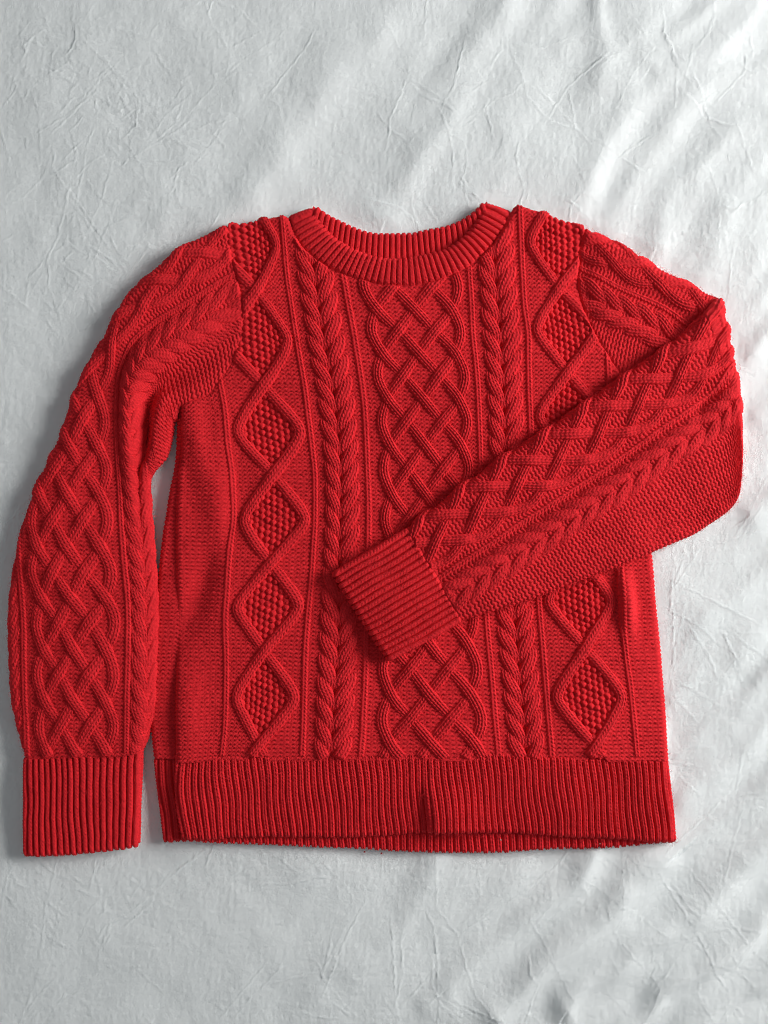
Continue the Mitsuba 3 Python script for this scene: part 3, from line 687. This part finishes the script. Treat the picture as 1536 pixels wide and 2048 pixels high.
def fore_z(x, y):
    z = 5.0 * (meshkit.fbm(np.stack([x / 60, y / 60, 0 * x], -1), 2, 57) - 0.5)
    z += 5 * gauss(x, y, 1440, 760, 40, 10, -0.5) - 5 * gauss(x, y, 1430, 790, 40, 9, -0.5) + 4 * gauss(x, y, 1450, 850, 36, 12, -0.2) - 4 * gauss(x, y, 1400, 830, 14, 40, 0.4)
    return z - 6 * gauss(x, y, 880, 1150, 26, 60, 0.55)
fore = Panel(EV, E_ST, E_U, rim=(13, 14), rimV=(16, 0), znom=50, urange=(-90, 345), vrange=(-24, EV[-1] + 12), zfun=fore_z)
put('sweater__sleeve', join([ground(upper, -30, 318, 0, AV[-1], seed=7), ground(fore, -80, 338, -22, EV[-1] + 4, seed=8)]), label='sleeve folded at the elbow and laid across the front')
G = 'sweater__sleeve_001__'
ridge(G + 'ridge', upper, 97, 0, AV[-1], seed=5); ridge(G + 'ridge', fore, 92, -18, EV[-1] + 3, seed=6)
rope_pair(G + 'rope_cable', upper, 142, 0, AV[-1], P=44, off=17, a=7.2, half=11.0, height=4.6, b=2.5, seed=8)
rope_pair(G + 'rope_cable', fore, 136, -18, EV[-1] + 3, P=42, off=15.2, a=6.6, half=10.2, height=4.4, b=2.2, seed=9, flip=-1)
lattice(G + 'lattice_strand', upper, 0, np.arange(-3, 12) * 50 - 10, gap=28, ext=71, v0=0, v1=AV[-1], half=10.6, height=5.4, seed=40)
lattice(G + 'lattice_strand', fore, 0, EV[-1] + 10 - np.arange(18, -3, -1) * 48.5, gap=28, ext=71, v0=-18, v1=EV[-1] + 3, half=10.4, height=6.6, b=3.6, first_over=-1, seed=60)
wr = 204.0
cuff1 = Panel([-8, 0, 52, 112, 170], cuff_panel([(816, 1061), (868, 1150), (921, 1240)], [(669, 1148), (722, 1234), (777, 1319)], 9, 49, 50, 9), np.linspace(0, wr, 9), rim=(9, 9), rimV=(0, 7), znom=50, urange=(-24, wr + 24), vrange=(-10, 184),
              zfun=lambda x, y: 2.0 * (meshkit.fbm(np.stack([x / 50, y / 50, 0 * x], -1), 2, 58) - 0.5))
put('sweater__cuff', ground(cuff1, -15, wr + 15, -6, 180, du=3.2, dv=3.4, h=rib_ground), label='ribbed cuff resting on the front of the body')
ribs('sweater__cuff_001__rib', cuff1, -5, wr + 5, -5, 178, pitch=12.0, half=5.3, height=6.4, seed=4, bow=0.7)

edging('sweater__cuff_001__edging', cuff1, 'u', 176, -10, wr + 10)

# ---- neckband: front, folded over at both shoulders, and the back of it seen inside
nb = []
outp, inp = np.array(NECK_OUT, float), np.array(NECK_IN, float)
def resample(p, n):
    L = np.concatenate([[0], np.cumsum(np.hypot(*np.diff(p, axis=0).T))])
    q = np.linspace(0, L[-1], n)
    return np.stack([pch(L, p[:, k], q) for k in (0, 1)], 1), L[-1]
o, Lo = resample(outp, 25); i_, Li = resample(inp, 25)
zz = np.interp(np.linspace(0, 1, 25), [0, 0.06, 0.2, 0.5, 0.8, 0.94, 1], [17, 22, 27, 28, 27, 23, 18])
st = [[(*a, z - 5), (*(a * 0.72 + b * 0.28), z), (*(a * 0.35 + b * 0.65), z + 2), (*b, z + 1)] for a, b, z in zip(o, i_, zz)]
NV = np.linspace(0, (Lo + Li) / 2, 25)
neck = Panel(NV, st, [0, 16, 36, 56], rim=(0, 8), rimV=(10, 10), znom=28, urange=(-4, 76), vrange=(-16, NV[-1] + 16))
U, V = np.meshgrid(np.arange(-2, 70, 2.2), np.arange(-13, NV[-1] + 13, 2.2))
put('sweater__neckband', neck.mesh(U, V, -1.4 + 0.6 * np.abs(np.cos(np.pi * U / 7.0)) + 0.5 * wob(U, V, 0.2, 81)), label='ribbed front of the round neckband')
n = int(NV[-1] / 11.4)
for k in range(0, n + 1):
    u = np.arange(1, 70, 2.0)
    add_strand('sweater__neckband__rib', neck, u, np.full(len(u), k * NV[-1] / n) + 0.7 * np.sin(u * 0.06 + k), 5.1, 4.1, cols=1, depth=2.2, stitch=7.0, seed=k, skirt=1.0, across=1.3)
edging('sweater__neckband__edging', neck, 'v', 66, 14, NV[-1] - 14, half=3.8, height=3.6)
BK_TOP = [(628, 414), (645, 428), (662, 437), (688, 448), (715, 459), (742, 467), (770, 470), (815, 470), (856, 461), (893, 453), (929, 439), (955, 421), (972, 404)]
t, Lt = resample(np.array(BK_TOP, float), 19)
tn = np.gradient(t, axis=0); tn /= np.linalg.norm(tn, axis=1, keepdims=True)
low = t + np.stack([-tn[:, 1] * 22, tn[:, 0] * 62], 1)
BV = np.linspace(0, Lt, 19)
zb = np.interp(np.linspace(0, 1, 19), [0, 0.15, 0.5, 0.85, 1], [24, 16, 12, 16, 24])
bneck = Panel(BV, [[(*a, z), (*(a * 0.5 + b * 0.5), z * 0.75 + 1), (*b, 8)] for a, b, z in zip(t, low, zb)], [0, 31, 62], rim=(6, 0), rimV=(0, 0), znom=14, urange=(-14, 66), vrange=(-4, Lt + 4))
U, V = np.meshgrid(np.arange(-9, 64, 2.2), np.arange(0, Lt, 2.2))
put('sweater__neckband', bneck.mesh(U, V, -1.4 + 0.6 * np.abs(np.cos(np.pi * U / 7.0))), label='inside of the back of the neckband')
n = int(Lt / 11.2)
for k in range(1, n):
    u = np.arange(-9, 62, 2.0)
    add_strand('sweater__neckband_001__rib', bneck, u, np.full(len(u), k * Lt / n), 4.9, 4.3, cols=1, depth=2.2, stitch=7.0, seed=k, skirt=1.0, across=1.3)

# ---- loose fibres standing off the wool
def fuzz(panel, n, u0, u1, v0, v1, rng, lo=1.0, hi=7.0):
    n = int(n * 1.5); U, V = rng.uniform(u0, u1, n), rng.uniform(v0, v1, n)
    d, hid = panel.edge(U, V)
    p, nn = panel.at(U, V)
    ok = (d > 2) & (hid < 0) & (nn[:, 2] > -0.3)
    p, nn = p[ok], nn[ok]; m = len(p)
    base = p + nn * rng.uniform(2, 6, m)[:, None]
    t = rng.normal(0, 1, (m, 3)); t -= nn * (t * nn).sum(1, keepdims=True); t /= np.linalg.norm(t, axis=1, keepdims=True)
    L = rng.uniform(5, 16, m)[:, None]; up = rng.uniform(lo, hi, m)[:, None]
    b = np.cross(nn, t); w = 0.22
    bend = rng.normal(0, 0.3, m)[:, None]
    rows = []
    for q in np.linspace(0, 1, 4):
        c = base + t * L * q + b * bend * L * q * q + nn * up * np.sin(np.pi * q * 0.75)
        ww = w * (1 - 0.6 * q)
        rows += [c - b * ww, c + b * ww, c + nn * ww * 1.6]
    v = np.stack(rows, 1).reshape(-1, 3)
    f = []
    for k in range(3):
        o = 3 * k
        for i in (1, 2):
            j = (i + 1) % 3
            f += [[o + i, o + j, o + 3 + i], [o + j, o + 3 + j, o + 3 + i]]
    f = np.array(f)
    return v, (f[None] + (np.arange(m) * 12)[:, None, None]).reshape(-1, 3)
rf = np.random.default_rng(99)
put('sweater__fuzz', join([fuzz(front, 2200, 330, 1340, 430, 1515, rf), fuzz(sleeve, 1300, -150, 300, 20, LV[-1], rf), fuzz(upper, 350, 0, 250, 10, AV[-1], rf), fuzz(fore, 1100, -50, 310, -10, EV[-1], rf),
                           fuzz(hem, 600, 0, 985, 5, 165, rf), fuzz(cuff, 200, 0, wl, 5, 190, rf), fuzz(cuff1, 200, 0, wr, 5, 165, rf), fuzz(neck, 200, 5, 60, 10, NV[-1] - 10, rf), fuzz(front, 260, 1326, 1346, 1110, 1515, rf), fuzz(sleeve, 900, -160, -20, 60, LV[-1], rf), fuzz(sleeve, 300, 150, 320, 380, LV[-1], rf),
                           fuzz(fore, 500, -70, -30, -10, EV[-1], rf), fuzz(fore, 500, 230, 330, -10, EV[-1], rf), fuzz(hem, 200, 0, 985, 158, 174, rf), fuzz(upper, 250, -20, 25, 70, AV[-1], rf)]), 'red_fibre', kind='stuff')

edging('sweater__neckband_001__edging', bneck, 'v', -4, 8, Lt - 8, half=3.8, height=3.6)
labels['sweater'] = dict(label='red cable-knit crew-neck jumper lying on the crinkled white sheet, one sleeve folded across its front', category='sweater')
# ---- lint and specks lying on the garment and the sheet
def fleck(name, p, size, ang, bsdf, label, group, long=1.0):
    import trimesh
    m = trimesh.creation.icosphere(2, 1.0)
    v = m.vertices * [size * long, size, size * 0.55]
    v = v * (1 + 0.35 * (meshkit.noise(np.asarray(m.vertices) * 1.7 + ang * 5, 3) - 0.5))[:, None]
    c, s_ = math.cos(ang), math.sin(ang)
    v = np.stack([v[:, 0] * c - v[:, 1] * s_, v[:, 0] * s_ + v[:, 1] * c, v[:, 2]], 1) + p
    key = put(name, (v, np.asarray(m.faces)), bsdf)
    labels[key] = dict(label=label, category='lint', group=group)
def on(panel, x, y):
    """The point of a panel's top that lies over the plan position (x, y)."""
    U, V = np.meshgrid(np.arange(panel.u0, panel.u1, 3.0), np.arange(panel.v0, panel.v1, 3.0))
    X, Y = (map_coordinates(t, [(V - panel.v0) / panel.step + 2, (U - panel.u0) / panel.step + 2], order=1) for t in panel.xy)
    i = np.argmin((X - x) ** 2 + (Y - y) ** 2)
    p, n = panel.at(U.ravel()[i:i + 1], V.ravel()[i:i + 1])
    return (p + n * 5.5)[0]
ORD = ['leftmost of the pale lint flecks caught along the bottom edge of the back hem band', 'second pale lint fleck from the left on the bottom edge of the back hem band', 'longer pale lint fleck third from the left on the back hem band', 'rightmost pale lint fleck on the back hem band']
for i, (x, y, l) in enumerate([(757, 1690, 1.0), (855, 1694, 1.6), (1001, 1678, 2.0), (1200, 1684, 1.5)]):
    fleck('lint_fleck', on(backhem, x, y), 1.0, i * 1.1, 'lint', ORD[i], 'lint flecks on the back hem band', l)
for i, (x, y) in enumerate([(729, 1706), (763, 1709)]):
    fleck('red_fluff', np.array([x - 768, 1024 - y, sheet_z(x, y) + 0.5]), 1.4, i * 0.7, 'red_fibre', ('left', 'right')[i] + ' one of two tiny dots of red fluff on the sheet just below the hem', 'red fluff below the hem', 1.3)

labels['window_light'] = dict(label='bright daylight window standing off to the right of the bed', category='window')
print('triangles', TRIS[0])
